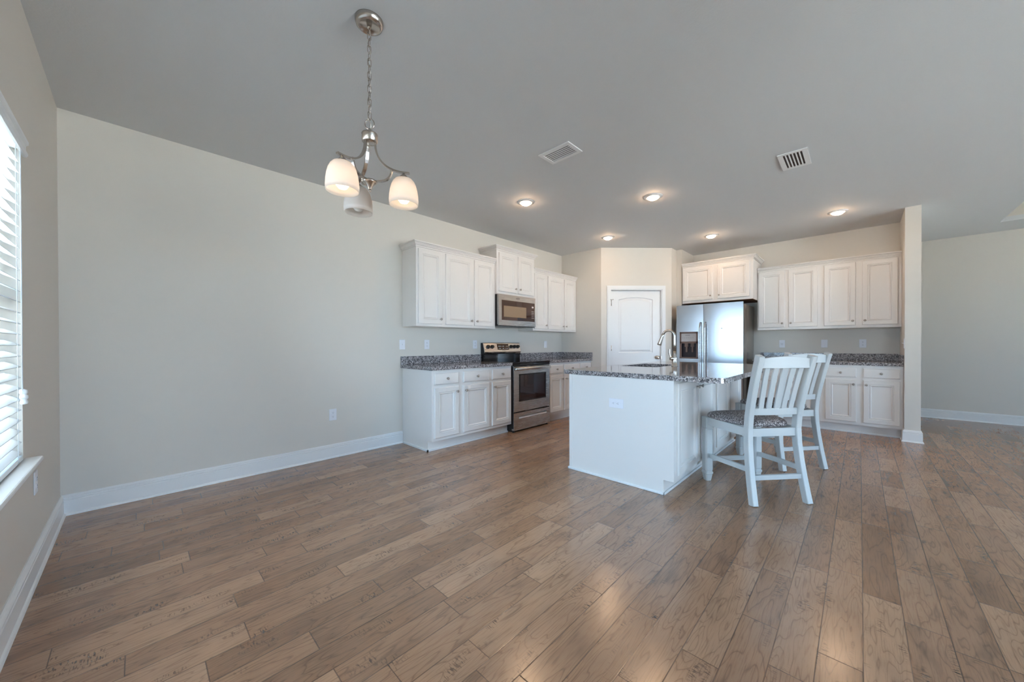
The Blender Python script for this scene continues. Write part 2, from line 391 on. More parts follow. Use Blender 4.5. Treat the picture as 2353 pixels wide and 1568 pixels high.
# baseboards
BBP = [(0, 0), (.026, 0), (.026, .004), (.022, .013), (.016, .018), (.016, .098), (.0125, .103), (.0155, .107), (.0155, .116), (.011, .121), (.013, .125), (.009, .133), (.004, .138), (0, .138)]
def baseboard(name, pts):
    mb = MB()
    pts = [Vector((*p, 0)) for p in pts]; L = []
    for i, p in enumerate(pts):                  # room side is to the left of the path
        ns = []
        if i > 0: d = (p-pts[i-1]).normalized(); ns.append(Vector((-d.y, d.x, 0)))
        if i < len(pts)-1: d = (pts[i+1]-p).normalized(); ns.append(Vector((-d.y, d.x, 0)))
        n_ = sum(ns, Vector()); n_.normalize(); k = 1/max(.3, n_.dot(ns[0]))
        L.append([tuple(p + n_*q[0]*k + Vector((0, 0, q[1]))) for q in BBP])
    mb.loops(L, True, True); return struct(mb.build(name, M['trim']))
baseboard('baseboard_left', [(2.146, Y1), (XW, Y1), (XW, SLIDER[1]+.07)])
baseboard('baseboard_end', [(XX, YR2), (XPL, YR2), (XPL, YR), (XPL+.17, YR)])
baseboard('baseboard_far', [(XX, YBACK), (XX, YR2-.001)])
baseboard('baseboard_rear', [(XW, YBACK), (XX, YBACK)])
baseboard('baseboard_window', [(XW, SLIDER[0]-.07), (XW, YBACK)])
baseboard('baseboard_pantry', [(XP, YP), (XP, 3.28)])

# ------------------------------------------------------------------ windows
w1 = bpy.data.objects.new('window_1', None); COL.objects.link(w1); w1.location = (XW, (WIN1[0]+WIN1[1])/2, WIN1[2]); struct(w1)
hw, hz = (WIN1[1]-WIN1[0])/2, WIN1[3]-WIN1[2]
fb = MB()
for a, b in ((-hw, -hw+.05), (-.035, .035), (hw-.05, hw)): fb.box(-.13, -.09, a, b, 0, hz)
fb.box(-.13, -.09, -hw, hw, 0, .05); fb.box(-.13, -.09, -hw, hw, hz-.05, hz); fb.box(-.125, -.095, -hw, hw, hz/2-.02, hz/2+.02)
fb.build('window_frame', M['trim'], w1)
MB().box(-.112, -.108, -hw+.01, hw-.01, .01, hz-.01).build('window_pane', M['pane'], w1)
MB().box(-.135, .052, -hw-.055, hw+.055, -.022, .0).build('window_sill', M['trim'], w1, bevel=.006)
d2 = bpy.data.objects.new('door_2', None); COL.objects.link(d2); d2.location = (XW, (SLIDER[0]+SLIDER[1])/2, 0); struct(d2)
hw2 = (SLIDER[1]-SLIDER[0])/2; fb = MB()
for a, b in ((-hw2, -hw2+.07), (-.06, .06), (hw2-.07, hw2)): fb.box(-.13, -.08, a, b, 0, 2.06)
fb.box(-.13, -.08, -hw2, hw2, 0, .09); fb.box(-.13, -.08, -hw2, hw2, 1.98, 2.06)
fb.build('door_frame', M['trim'], d2)
MB().box(-.108, -.104, -hw2+.02, hw2-.02, .02, 2.04).build('door_pane', M['pane'], d2)
for k, wn in ((2, ADDED_WIN2), (3, ADDED_WIN3)):  # both rear windows are unseen, added for their daylight
    wo = bpy.data.objects.new('window_%d' % k, None); COL.objects.link(wo); wo.location = ((wn[0]+wn[1])/2, YBACK, wn[2]); struct(wo)
    h3 = (wn[1]-wn[0])/2; z3 = wn[3]-wn[2]; fb = MB()
    for a, b in ((-h3, -h3+.05), (-.035, .035), (h3-.05, h3)): fb.box(a, b, -.13, -.09, 0, z3)
    fb.box(-h3, h3, -.13, -.09, 0, .05); fb.box(-h3, h3, -.13, -.09, z3-.05, z3); fb.box(-h3, h3, -.125, -.095, z3/2-.02, z3/2+.02)
    fb.build('window_frame', M['trim'], wo); MB().box(-h3+.01, h3-.01, -.112, -.108, .01, z3-.01).build('window_pane', M['pane'], wo)
    MB().box(-h3-.05, h3+.05, -.13, .05, -.022, 0).build('window_sill', M['trim'], wo)

# horizontal blind in window_1
bl = thing('window_blind', 'white horizontal slat blind hanging in the window beside the camera', 'blind', (XW-.022, (WIN1[0]+WIN1[1])/2, WIN1[2]))
BH = hw-.028; sl = MB(); nsl = 28; tilt = math.radians(28)
for i in range(nsl):
    z = .052+i*.0485; a, b = .025*math.cos(tilt), .025*math.sin(tilt)
    sl.prism([(-a, b-.0012), (a, -b-.0012), (a, -b+.0012), (0, .0032), (-a, b+.0012)], 'y', -BH, BH)
    vs = sl.v[-10:]; sl.v[-10:] = [(v[1], v[0], v[2]) if False else v for v in vs]
# prism along y uses (x,z) pairs: shift to slat height
k0 = 0
for i in range(nsl):
    z = .052+i*.0485
    for j in range(10): v = sl.v[k0+j]; sl.v[k0+j] = (v[0], v[1], v[2]+z)
    k0 += 10
sl.build('slats', M['blind'], bl)
MB().box(-.026, .026, -BH, BH, .006, .028).build('bottom_rail', M['blind'], bl, bevel=.003)
MB().box(-.03, .022, -BH, BH, hz-.075, hz-.004).build('head_rail', M['blind'], bl)
vb = MB().prism([(.024, 0), (.034, .0), (.040, .010), (.040, .018), (.034, .024), (.034, .052), (.042, .060), (.042, .072), (.036, .078), (.024, .078)], 'y', -hw-.03, hw+.035)
vb.v = [(v[0], v[1], v[2]+hz-.088) for v in vb.v]
vb.box(-.03, .024, hw+.020, hw+.035, hz-.088, hz-.010) if False else None
vb.build('valance', M['blind'], bl)
for y in (BH-.10, 0.02, -BH+.12):
    for x in (-.027, .027): MB().tube([(x, y, .01), (x, y, hz-.07)], .0013, 6, (1, 0, 0)).build('ladder_cord', M['blind'], bl)
pc = MB(); y = BH-.035
pc.tube([(.031, y, hz-.09), (.031, y, .33)], .0014, 6, (1, 0, 0)).tube([(.031, y-.012, hz-.09), (.031, y-.012, .30)], .0014, 6, (1, 0, 0))
pc.build('pull_cord', M['blind'], bl)
tp = [(.003, .045), (.012, .040), (.013, .028), (.009, .022), (.012, .010), (.010, .002), (.003, 0)]
MB().lathe(tp, (.033, y, .285), 'z', 14).lathe(tp, (.036, y-.014, .262), 'z', 14).build('cord_tassel', M['blind'], bl)

# ------------------------------------------------------------------ cabinets
KNOB = MB().lathe([(.007, 0), (.0065, -.004), (.005, -.008), (.005, -.014), (.012, -.017), (.0145, -.021), (.0135, -.026), (.007, -.029), (.001, -.030)], (0, 0, 0), 'y', 16)
_k = KNOB.build('knob', M['knob']); KME = _k.data; bpy.data.objects.remove(_k)
def knob(parent, x, y, z):
    o = bpy.data.objects.new('knob', KME); COL.objects.link(o); o.parent = parent; o.location = (x, y, z); return o
DPROF = [(0, 0), (0, -.014), (.005, -.019), (.050, -.019), (.054, -.0135), (.059, -.0135), (.064, -.0175), (.069, -.0145), (.076, -.0065)]
WPROF = [(0, 0), (0, -.012), (.009, -.018)]
def cab_door(parent, x0, x1, z0, z1, kn, name='door'):
    d = frame_loops(MB(), x0, x1, z0, z1, DPROF).build(name, M['cab'], parent)
    if kn:
        side, vert = kn
        knob(d, x0+.028 if side == 'l' else x1-.028, -.019, z0+.058 if vert == 'b' else z1-.058)
    return d
def cab_drawer(parent, x0, x1, z0, z1):
    d = frame_loops(MB(), x0, x1, z0, z1, WPROF).build('drawer', M['cab'], parent)
    knob(d, (x0+x1)/2, -.018, (z0+z1)/2); return d
def cabinet(name, label, cat, loc, rz, wid, depth, z0, z1, doors, drawers=(), toe=0, group=None, gap=.002):
    c = thing(name, label, cat, (loc[0], loc[1], z0), rz, group)
    b = MB(); h = z1-z0
    if toe:
        b.prism([(0, toe), (.076, toe), (.076, 0), (depth-gap, 0), (depth-gap, h), (0, h)], 'x', 0, wid)
    else:
        b.box(0, wid, 0, depth-gap, 0, h)
    b.build('cabinet_body', M['cab'], c)
    for x0, x1, a, e, kn in doors: cab_door(c, x0, x1, a-z0, e-z0, kn)
    for x0, x1, a, e in drawers: cab_drawer(c, x0, x1, a-z0, e-z0)
    return c
CRP = [(0, 0), (-.013, 0), (-.013, .010), (-.005, .012), (-.005, .017), (-.016, .019), (-.020, .028), (-.033, .041), (-.029, .043), (-.029, .046), (-.042, .048), (-.042, .062), (0, .063)]
def crown(label, loc, rz, wid, depth, left=True, right=True, gap=.003):
    """moulding round the top of an upper cabinet: front plus returns"""
    mb = MB(); L = []
    for (o, z) in CRP:
        o = -o
        pts = []
        pts += [(-o if left else 0, depth-gap, z)] if left else []
        pts += [(-o if left else 0, -o, z), (wid+o if right else wid, -o, z)]
        pts += [(wid+o, depth-gap, z)] if right else []
        L.append(pts)
    n = len(L[0]); k = len(L); vs = [p for l in L for p in l]
    fs = [(a*n+i, a*n+i+1, ((a+1) % k)*n+i+1, ((a+1) % k)*n+i) for a in range(k) for i in range(n-1)]
    fs += [tuple(a*n for a in range(k)), tuple(a*n+n-1 for a in range(k))[::-1]]
    mb.add(vs, fs)
    o = mb.build('crown_molding', M['cab']); o.location = loc; o.rotation_euler = (0, 0, rz)
    return tag(o, label, 'crown molding')
YU, YB = Y1-.305, Y1-.61
UZ0, UZ1 = 1.362, 2.249
def rel(x0, pairs): return [(a-x0, b-x0, c, d, k) for a, b, c, d, k in pairs]
cabinet('upper_cabinet', 'white wall cabinet with one tall door, nearest the bare beige wall', 'cabinet', (2.152, YU), 0, .366, .305, UZ0, UZ1,
        rel(2.152, [(2.176, 2.491, 1.39, 2.232, 'rb')]), group='wall cabinets along the range wall')
cabinet('upper_cabinet', 'white wall cabinet with two tall doors, directly left of the microwave', 'cabinet', (2.518, YU), 0, .840, .305, UZ0, UZ1,
        rel(2.518, [(2.545, 2.956, 1.39, 2.232, 'rb'), (2.989, 3.326, 1.39, 2.232, 'lb')]), group='wall cabinets along the range wall')
cabinet('upper_cabinet', 'short raised white two door cabinet sitting above the microwave', 'cabinet', (3.360, YU-.03), 0, .780, .335, 1.842, 2.432,
        rel(3.360, [(3.398, 3.738, 1.876, 2.405, 'rb'), (3.776, 4.112, 1.876, 2.405, 'lb')]), group='wall cabinets along the range wall')
cabinet('upper_cabinet', 'white wall cabinet with one door, directly right of the microwave', 'cabinet', (4.142, YU), 0, .352, .305, UZ0, UZ1,
        rel(4.142, [(4.165, 4.463, 1.39, 2.232, 'rb')]), group='wall cabinets along the range wall')
cabinet('upper_cabinet', 'white two door wall cabinet in the corner against the pantry side wall', 'cabinet', (4.494, YU), 0, XP-.002-4.494, .305, UZ0, UZ1,
        rel(4.494, [(4.482+.02, 4.915, 1.39, 2.232, 'rb'), (4.940, 5.255, 1.39, 2.232, 'lb')]), group='wall cabinets along the range wall')
crown('white crown molding on the two wall cabinets left of the microwave', (2.152, YU, UZ1+.0005), 0, 1.206, .305, True, False)
crown('white crown molding on the raised cabinet above the microwave', (3.360, YU-.03, 2.432+.0005), 0, .780, .335)
crown('white crown molding on the wall cabinets right of the microwave', (4.142, YU, UZ1+.0005), 0, XP-.002-4.142, .305, False, False)

cabinet('base_cabinet', 'white base cabinet with two drawers and doors at the open end beside the bare wall', 'cabinet', (2.150, YB), 0, .850, .61, 0, .874,
        rel(2.150, [(2.179, 2.497, .148, .686, 'rt'), (2.566, 2.966, .148, .686, 'lt')]), [(2.179-2.150, 2.497-2.150, .717, .843), (2.566-2.150, 2.966-2.150, .717, .843)], .114,
        'base cabinets along the range wall')
cabinet('base_cabinet', 'narrow white base cabinet with one drawer and one door, left of the range', 'cabinet', (3.000, YB), 0, .356, .61, 0, .874,
        rel(3.0, [(3.007+.005, 3.340, .148, .686, 'lt')]), [(.012, .340, .717, .843)], .114, 'base cabinets along the range wall')
cabinet('base_cabinet', 'white base cabinet with two doors, directly right of the range', 'cabinet', (4.124, YB), 0, .806, .61, 0, .874,
        rel(4.124, [(4.146, 4.474, .148, .686, 'rt'), (4.510, 4.908, .148, .686, 'lt')]), [(.022, .350, .717, .843), (.386, .784, .717, .843)], .114,
        'base cabinets along the range wall')
cabinet('base_cabinet', 'narrow white base cabinet in the corner at the pantry side wall', 'cabinet', (4.930, YB), 0, XP-.002-4.930, .61, 0, .874,
        rel(4.930, [(4.952, 5.262, .148, .686, 'lt')]), [(.022, .332, .717, .843)], .114, 'base cabinets along the range wall')
# shoe moulding on the exposed end and front of the run
sm = MB(); sm.box(2.136, 2.1495, YB+.062, Y1-.028, 0, .018).box(2.136, 3.356, YB+.062, YB+.0755, 0, .018)
struct(sm.build('trim_1', M['trim']))
# fridge wall (local x runs toward -Y)
RZ = -PI/2
cabinet('upper_cabinet', 'wide short white cabinet with two doors mounted above the refrigerator', 'cabinet', (XF-.61, 2.150), RZ, 1.006, .61, 1.825, 2.422,
        [(.017, .464, 1.863, 2.402, 'rb'), (.532, .966, 1.863, 2.402, 'lb')], group='wall cabinets along the refrigerator wall')
MB().box(.004, 1.002, -.001, .60, -.004, -.0005).build('underside_panel', M['wood_raw'], [o for o in COL.objects if o.get('label', '').startswith('wide short')][0])
cabinet('upper_cabinet', 'white two door wall cabinet immediately right of the refrigerator', 'cabinet', (XF-.305, 1.140), RZ, .745, .305, UZ0, UZ1,
        [(.016, .338, 1.397, 2.235, 'rb'), (.384, .714, 1.397, 2.235, 'lb')], group='wall cabinets along the refrigerator wall')
cabinet('upper_cabinet', 'white two door wall cabinet touching the wall end beside the open room', 'cabinet', (XF-.305, .395), RZ, .395-YR-.002, .305, UZ0, UZ1,
        [(.036, .356, 1.397, 2.235, 'rb'), (.418, .744, 1.397, 2.235, 'lb')], group='wall cabinets along the refrigerator wall')
crown('white crown molding on the cabinet above the refrigerator', (XF-.61, 2.150, 2.422+.0005), RZ, 1.006, .61, False, True)
crown('long white crown molding on the cabinets right of the refrigerator', (XF-.305, 1.140, UZ1+.0005), RZ, 1.140-YR-.002, .305, False, False)
for y0, y1_, lab, dd in ((1.130, .375, 'white base cabinet beside the refrigerator, mostly hidden by the chairs', ((.014, .338), (.378, .722))),
                         (.375, YR+.002, 'white base cabinet with two drawers and doors against the wall end', ((.047, .348), (.410, .729)))):
    cabinet('base_cabinet', lab, 'cabinet', (XF-.61, y0), RZ, y0-y1_, .61, 0, .874,
            [(a, b, .152, .690, k) for (a, b), k in zip(dd, ('rt', 'lt'))], [(a, b, .718, .838) for a, b in dd], .114, 'base cabinets along the refrigerator wall')
struct(MB().box(XF-.61+.0605, XF-.61+.0755, YR+.003, 1.13, 0, .018).build('trim_2', M['trim']))

# ------------------------------------------------------------------ countertops
def counter(label, pts, back, loc=(0, 0, 0)):
    t_ = MB().prism(pts, 'z', .8755, .914).build('countertop', M['granite'], None, bevel=.004)
    tag(t_, label, 'countertop')
    if back:
        b = MB()
        for q in back: b.box(*q)
        b.build('backsplash', M['granite'], t_, bevel=.002)
    return t_
YC = YB-.028
counter('speckled grey granite countertop left of the range with low backsplash', [(2.126, YC), (3.357, YC), (3.357, Y1-.002), (2.126, Y1-.002)], [(2.126, 3.357, Y1-.022, Y1-.002, .9145, 1.012)])
counter('speckled grey granite countertop right of the range, in the pantry corner', [(4.123, YC), (XP-.002, YC), (XP-.002, Y1-.002), (4.123, Y1-.002)],
        [(4.123, XP-.002, Y1-.022, Y1-.002, .9145, 1.012), (XP-.022, XP-.002, YC, Y1-.0225, .9145, 1.012)])
XC = XF-.61-.028
counter('speckled granite countertop between the refrigerator and the wall end', [(XC, 1.150), (XF-.002, 1.150), (XF-.002, YR+.002), (XC, YR+.002)],
        [(XF-.022, XF-.002, YR+.002, 1.150, .9145, 1.012), (XC, XF-.0225, YR+.002, YR+.022, .9145, 1.012)])

# ------------------------------------------------------------------ island
IX0, IX1, IY0, IY1 = 2.772, 4.895, 1.002, 1.941
isl = thing('kitchen_island', 'white kitchen island with panelled doors behind two chairs', 'island', (IX0, IY0, 0))
W, D = IX1-IX0, IY1-IY0
b = MB(); s0, s1 = 3.55-IX0, 4.37-IX0           # a bay stays open for the sink
b.prism([(0, .114), (.076, .114), (.076, 0), (D, 0), (D, .874), (0, .874)], 'x', 0, s0)
b.prism([(0, .114), (.076, .114), (.076, 0), (D, 0), (D, .874), (0, .874)], 'x', s1, W)
b.prism([(0, .114), (.076, .114), (.076, 0), (D, 0), (D, .60), (0, .60)], 'x', s0, s1)
b.box(s0, s1, 0, .30, .60, .874).box(s0, s1, D-.02, D, .60, .874)
b.build('cabinet_body', M['cab'], isl)
ep = MB().prism([(-.001, .113), (.075, .113), (.075, 0), (D+.001, 0), (D+.001, .874), (-.001, .874)], 'x', -.0065, -.0005)
ep.box(-.010, -.0066, D-.030, D+.001, .019, .874)
ep.build('end_panel', M['cab'], isl)
bm_ = MB()
def shoe(x0, x1, y0, y1): bm_.box(x0, x1, y0, y1, 0, .019)
shoe(-.020, -.0066, .062, D+.014); shoe(-.020, W+.014, .062, .0755); shoe(-.020, W+.014, D+.0005, D+.014); shoe(W+.0005, W+.014, .062, D+.014)
bm_.build('base_molding', M['trim'], isl, bevel=.004)
for a, c, kn in ((2.818, 3.264, 'rt'), (3.296, 3.742, 'lt'), (3.852, 4.300, 'rt'), (4.344, 4.792, 'lt')):
    cab_door(isl, a-IX0, c-IX0, .150, .852, kn)
CX0, CX1, CY0, CY1 = 2.754, 4.995, .665, 2.002
SKX0, SKX1, SKY0, SKY1 = 3.64, 4.28, 1.495, 1.885
outer = rrect(CX0, CX1, CY0, CY1, (.085, .085, .01, .01)); hole = rrect(SKX0, SKX1, SKY0, SKY1, (.05,)*4)
bm = bmesh.new()
def ring_edges(pts, z):
    vs = [bm.verts.new((x, y, z)) for x, y in pts]
    return [bm.edges.new((vs[i], vs[(i+1) % len(vs)])) for i in range(len(vs))], vs
e1, v1 = ring_edges(outer, .914); e2, v2 = ring_edges(hole, .914)
bmesh.ops.triangle_fill(bm, use_beauty=True, edges=e1+e2)
e3, v3 = ring_edges(outer, .8755); e4, v4 = ring_edges(hole, .8755)
bmesh.ops.triangle_fill(bm, use_beauty=True, edges=e3+e4)
for a, c in ((v1, v3), (v2, v4)):
    for i in range(len(a)):
        j = (i+1) % len(a); bm.faces.new((a[i], a[j], c[j], c[i]))
bmesh.ops.recalc_face_normals(bm, faces=bm.faces)
me = bpy.data.meshes.new('countertop'); bm.to_mesh(me); bm.free(); me.materials.append(M['granite'])
ic = bpy.data.objects.new('countertop', me); COL.objects.link(ic)
tag(ic, 'large speckled granite island countertop with rounded corners and a sink cutout', 'countertop')
mdv = ic.modifiers.new('bevel', 'BEVEL'); mdv.width = .004; mdv.segments = 2; mdv.limit_method = 'ANGLE'; mdv.angle_limit = math.radians(50)
sk = thing('sink', 'stainless undermount sink set into the island countertop', 'sink', ((SKX0+SKX1)/2, (SKY0+SKY1)/2, .70))
a, c = (SKX1-SKX0)/2, (SKY1-SKY0)/2
L = []
for ex_, z in ((.02, .1745), (-.004, .1745), (-.004, .168), (-.008, .03), (-.03, .008), (-.10, 0)):
    L.append([(x, y, z) for x, y in rrect(-a-ex_, a+ex_, -c-ex_, c+ex_, (max(.02, .05+ex_),)*4)])
MB().loops(L, False, True, True).build('basin', M['steel'], sk)
MB().lathe([(.042, .0), (.042, .004), (.03, .005), (.02, .002), (.001, .002)], (0, 0, 0), 'z', 20).build('drain', M['nickel'], sk)

fc = thing('faucet', 'brushed nickel gooseneck pull-down faucet behind the island sink', 'faucet', (3.94, 1.42, .9142))
MB().lathe([(.031, 0), (.031, .006), (.026, .010), (.026, .070), (.027, .085), (.024, .10), (.018, .115), (.0145, .13), (.0135, .16)], (0, 0, 0), 'z', 24).build('faucet_body', M['nickel'], fc)
pth = [(0, 0, .15), (0, 0, .24), (0, 0, .320)]
for i in range(1, 15):
    f = math.radians(180 - i*160/14); pth.append((0, .062+.062*math.cos(f), .320+.062*math.sin(f)))
MB().tube(pth, .0130, 14, (1, 0, 0)).build('spout', M['nickel'], fc)
e = Vector(pth[-1]); dr = Vector((0, math.sin(math.radians(20)), -math.cos(math.radians(20))))
hd = MB(); L = []
for r, s_ in ((.0125, 0), (.0155, .004), (.0155, .03), (.0165, .045), (.0215, .105), (.0225, .122), (.019, .124)):
    p0 = e + dr*s_; sd = Vector((1, 0, 0)); up = sd.cross(dr)
    L.append([tuple(p0 + sd*r*math.cos(2*PI*i/18) + up*r*math.sin(2*PI*i/18)) for i in range(18)])
hd.loops(L, True, True, True).build('spray_head', M['nickel'], fc)
hb = MB(); dx = Vector((-.80, .60, 0)); L = []
for r, s_ in ((.021, .0), (.021, .040), (.018, .048), (.006, .051)):
    p0 = Vector((0, 0, .083)) + dx*s_; sd = Vector((0, 0, 1)); up = sd.cross(dx)
    L.append([tuple(p0 + sd*r*math.cos(2*PI*i/16) + up*r*math.sin(2*PI*i/16)) for i in range(16)])
hb.loops(L, True, True, True)
q0 = Vector((0, 0, .083)) + dx*.042
hb.sweep([tuple(q0 + Vector((0, 0, .012))), tuple(q0+dx*.012+Vector((0, 0, .03))), tuple(q0+dx*.020+Vector((0, 0, .06))), tuple(q0+dx*.018+Vector((0, 0, .098)))], rect(.014, .006), (dx.x, dx.y, 0))
hb.build('handle', M['nickel'], fc)

# ------------------------------------------------------------------ range
RX, RW = 3.362, .756
rg = thing('kitchen_range', 'freestanding stainless electric range with black glass oven window', 'range', (RX, 3.235, 0))
DEP = Y1-.004-3.235
MB().box(.002, RW-.002, .045, DEP, .035, .872).box(.0, .012, .012, .05, .05, .86).box(RW-.012, RW, .012, .05, .05, .86).build('oven_body', M['black'], rg)
MB().box(.012, RW-.012, .05, DEP-.05, .004, .036).build('toe_panel', M['black'], rg)
for x in (.03, RW-.03): MB().lathe([(.02, 0), (.02, .006), (.01, .008), (.01, .04)], (x, .035, 0), 'z', 14).build('foot', M['black'], rg)
ct = MB().box(-.002, RW+.002, -.004, DEP-.06, .9, .918).box(0, RW, .004, DEP-.06, .872, .9)
ct.build('cooktop', M['glassblack'], rg, bevel=.004)
MB().box(.001, RW-.001, -.0, .03, .866, .874).build('front_trim', M['black'], rg)
od = MB(); WX0, WX1, WZ0, WZ1 = .104, .664, .396, .758
frame_loops(od, .005, RW-.005, .262, .862, [(0, .044), (0, .004), (.004, 0)], False)
od2 = MB()
od2.box(.009, WX0, 0, .04, .266, .858).box(WX1, RW-.009, 0, .04, .266, .858).box(WX0, WX1, 0, .04, .266, WZ0).box(WX0, WX1, 0, .04, WZ1, .858)
od2.v += []; od2.box(.005, .009, .004, .044, .262, .862).box(RW-.009, RW-.005, .004, .044, .262, .862)
ovd = od2.build('oven_door', M['steel'], rg)
fw_ = MB()
for i_, (x0, x1, z0, z1) in enumerate(((WX0, WX1, WZ0, WZ0+.012), (WX0, WX1, WZ1-.012, WZ1), (WX0, WX0+.012, WZ0, WZ1), (WX1-.012, WX1, WZ0, WZ1))):
    fw_.box(x0, x1, -.003, .012, z0, z1)
fw_.build('window_surround', M['black'], ovd)
MB().box(WX0+.01, WX1-.01, .004, .012, WZ0+.01, WZ1-.01).build('oven_window', M['ovenwin'], ovd)
hp = [(.02, 0, .826), (.025, -.03, .828), (.06, -.046, .830), (RW/2, -.052, .832), (RW-.06, -.046, .830), (RW-.025, -.03, .828), (RW-.02, 0, .826)]
MB().sweep(hp, [(.011*math.cos(2*PI*i/12), .019*math.sin(2*PI*i/12)) for i in range(12)], (0, 0, 1), True).build('oven_handle', M['steel'], ovd)
dw = MB(); dw.box(.005, RW-.005, 0, .04, .024, .170).box(.005, RW-.005, 0, .04, .213, .252).box(.005, .10, 0, .04, .170, .213).box(RW-.078, RW-.005, 0, .04, .170, .213).box(.10, RW-.078, .026, .04, .170, .213)
sd_ = dw.build('storage_drawer', M['steel'], rg)
MB().prism([(-.004, .172), (.020, .172), (.024, .180), (-.004, .192)], 'x', .102, RW-.08).build('drawer_handle', M['silvertext'], sd_)
bgd = MB(); y_ = DEP
bgd.box(.004, RW-.004, y_-.058, y_, .905, 1.012).prism([(y_-.004, 1.0), (y_-.004, 1.172), (y_-.030, 1.172), (y_-.066, 1.03), (y_-.066, 1.0)], 'x', .0, .0055).prism([(y_-.004, 1.0), (y_-.004, 1.172), (y_-.030, 1.172), (y_-.066, 1.03), (y_-.066, 1.0)], 'x', RW-.0055, RW)
bgd.build('backguard', M['glassblack'], rg)
pn = MB().prism([(y_-.004, 1.012), (y_-.060, 1.012), (y_-.078, 1.030), (y_-.082, 1.044), (y_-.048, 1.168), (y_-.040, 1.176), (y_-.004, 1.176)], 'x', .006, RW-.006)
cp = pn.build('control_panel', M['steel'], rg, bevel=.002)
nrm = Vector((0, -(1.168-1.044), -(.082-.048)*-1)); nrm = Vector((0, -.9645, .2642))
def on_panel(x, z, off):
    y0 = y_-.082 + (z-1.044)/(1.168-1.044)*.034
    return Vector((x, y0, z)) + nrm*off
upv = Vector((0, .2642, .9645))
def panel_quad(mb, x0, x1, z0, z1, off, th=.002):
    q = [on_panel(x0, z0, off), on_panel(x1, z0, off), on_panel(x1, z1, off), on_panel(x0, z1, off)]
    k = [p - nrm*th for p in q]; mb.add([tuple(p) for p in q+k], [(0,1,2,3),(7,6,5,4),(0,4,5,1),(1,5,6,2),(2,6,7,3),(3,7,4,0)])
dm = MB(); panel_quad(dm, .262, .498, 1.073, 1.157, .001); tm = dm; nf = len(dm.f)
for i, (x, w_) in enumerate(((.285, .05), (.345, .012), (.37, .035), (.44, .008), (.455, .012), (.472, .012))): panel_quad(tm, x, x+w_, 1.122, 1.128, .0014, .001)
for x, w_ in ((.29, .012), (.306, .012), (.322, .012), (.365, .035), (.425, .014), (.452, .014), (.472, .010)): panel_quad(tm, x, x+w_, 1.090, 1.096, .0014, .001)
dsp = dm.build('display', M['display'], cp, marks=(M['silvertext'], nf))
lg = MB(); panel_quad(lg, .345, .415, 1.055, 1.059, .0006, .0005); lg.build('badge', M['slot'], cp)
for x in (.083, .163, .548, .622, .696):
    kb = MB(); L = []
    for r, s_ in ((.029, 0), (.029, .003), (.023, .005), (.021, .026), (.018, .028)):
        p0 = on_panel(x, 1.116, s_); L.append([tuple(p0 + Vector((1, 0, 0))*r*math.cos(2*PI*i/20) + upv*r*math.sin(2*PI*i/20)) for i in range(20)])
    kb.loops(L, True, True, False)
    p0 = on_panel(x, 1.116, .03)
    kb.sweep([tuple(p0-upv*.019), tuple(p0+upv*.019)], rect(.008, .008), tuple(nrm))
    kb.build('burner_knob', M['black'], cp)

# ------------------------------------------------------------------ microwave
MX, MW, MZ0, MZ1, MD = 3.364, .757, 1.412, 1.836, Y1-.004-3.508
mw = thing('microwave', 'stainless over-the-range microwave with dark glass door under the raised cabinet', 'microwave', (MX, 3.508, MZ0))
hh = MZ1-MZ0
MB().box(.002, MW-.002, .03, MD, .012, hh-.002).build('case', M['black'], mw)
MB().box(.0, MW, .02, MD-.03, -.010, .012).box(.12, .25, .08, .2, -.012, -.01).box(.5, .63, .08, .2, -.012, -.01).build('bottom_vent', M['black'], mw)
GX0, GX1, GZ0, GZ1 = .052, .738, .073, .346
md = MB(); md.box(0, GX0, 0, .035, .0, hh).box(GX1, MW, 0, .035, 0, hh).box(GX0, GX1, 0, .035, 0, GZ0).box(GX0, GX1, 0, .035, GZ1, hh)
mdo = md.build('door', M['steel'], mw)
MB().box(GX0, GX1, .002, .012, GZ0, GZ1).build('door_glass', M['mwin'], mdo)
t = NT('micro_mesh'); t.set(color=(.30, .20, .12), rough=.25); M['mmesh'] = t.m
MB().box(GX0+.042, GX1-.185, .0012, .002, GZ0+.045, GZ1-.075).build('viewing_screen', M['mmesh'], mdo)
kp = MB()
for r_ in range(5):
    for c_ in range(3): kp.box(GX1-.066+c_*.019, GX1-.054+c_*.019, .0008, .0022, GZ0+.05+r_*.024, GZ0+.056+r_*.024)
kp.build('keypad', M['silvertext'], mdo)
MB().box(GX1-.062, GX1-.022, .0008, .0022, GZ1-.072, GZ1-.048).build('clock', M['disp_panel'], mdo)
lg = MB()
ov = lambda r1, r2: [(.375+r1*math.cos(2*PI*i/24), -.0012, .386+r2*math.sin(2*PI*i/24)) for i in range(24)]
lg.loops([[(p[0], -.0012, p[2]) for p in ov(.036, .015)], [(p[0], -.0012, p[2]) for p in ov(.032, .012)], [(p[0], .0005, p[2]) for p in ov(.032, .012)]], False, False)
for x in (.352, .364, .376, .388): lg.box(x, x+.008, -.0012, .0004, .382, .390)
lg.build('badge', M['slot'], mdo)

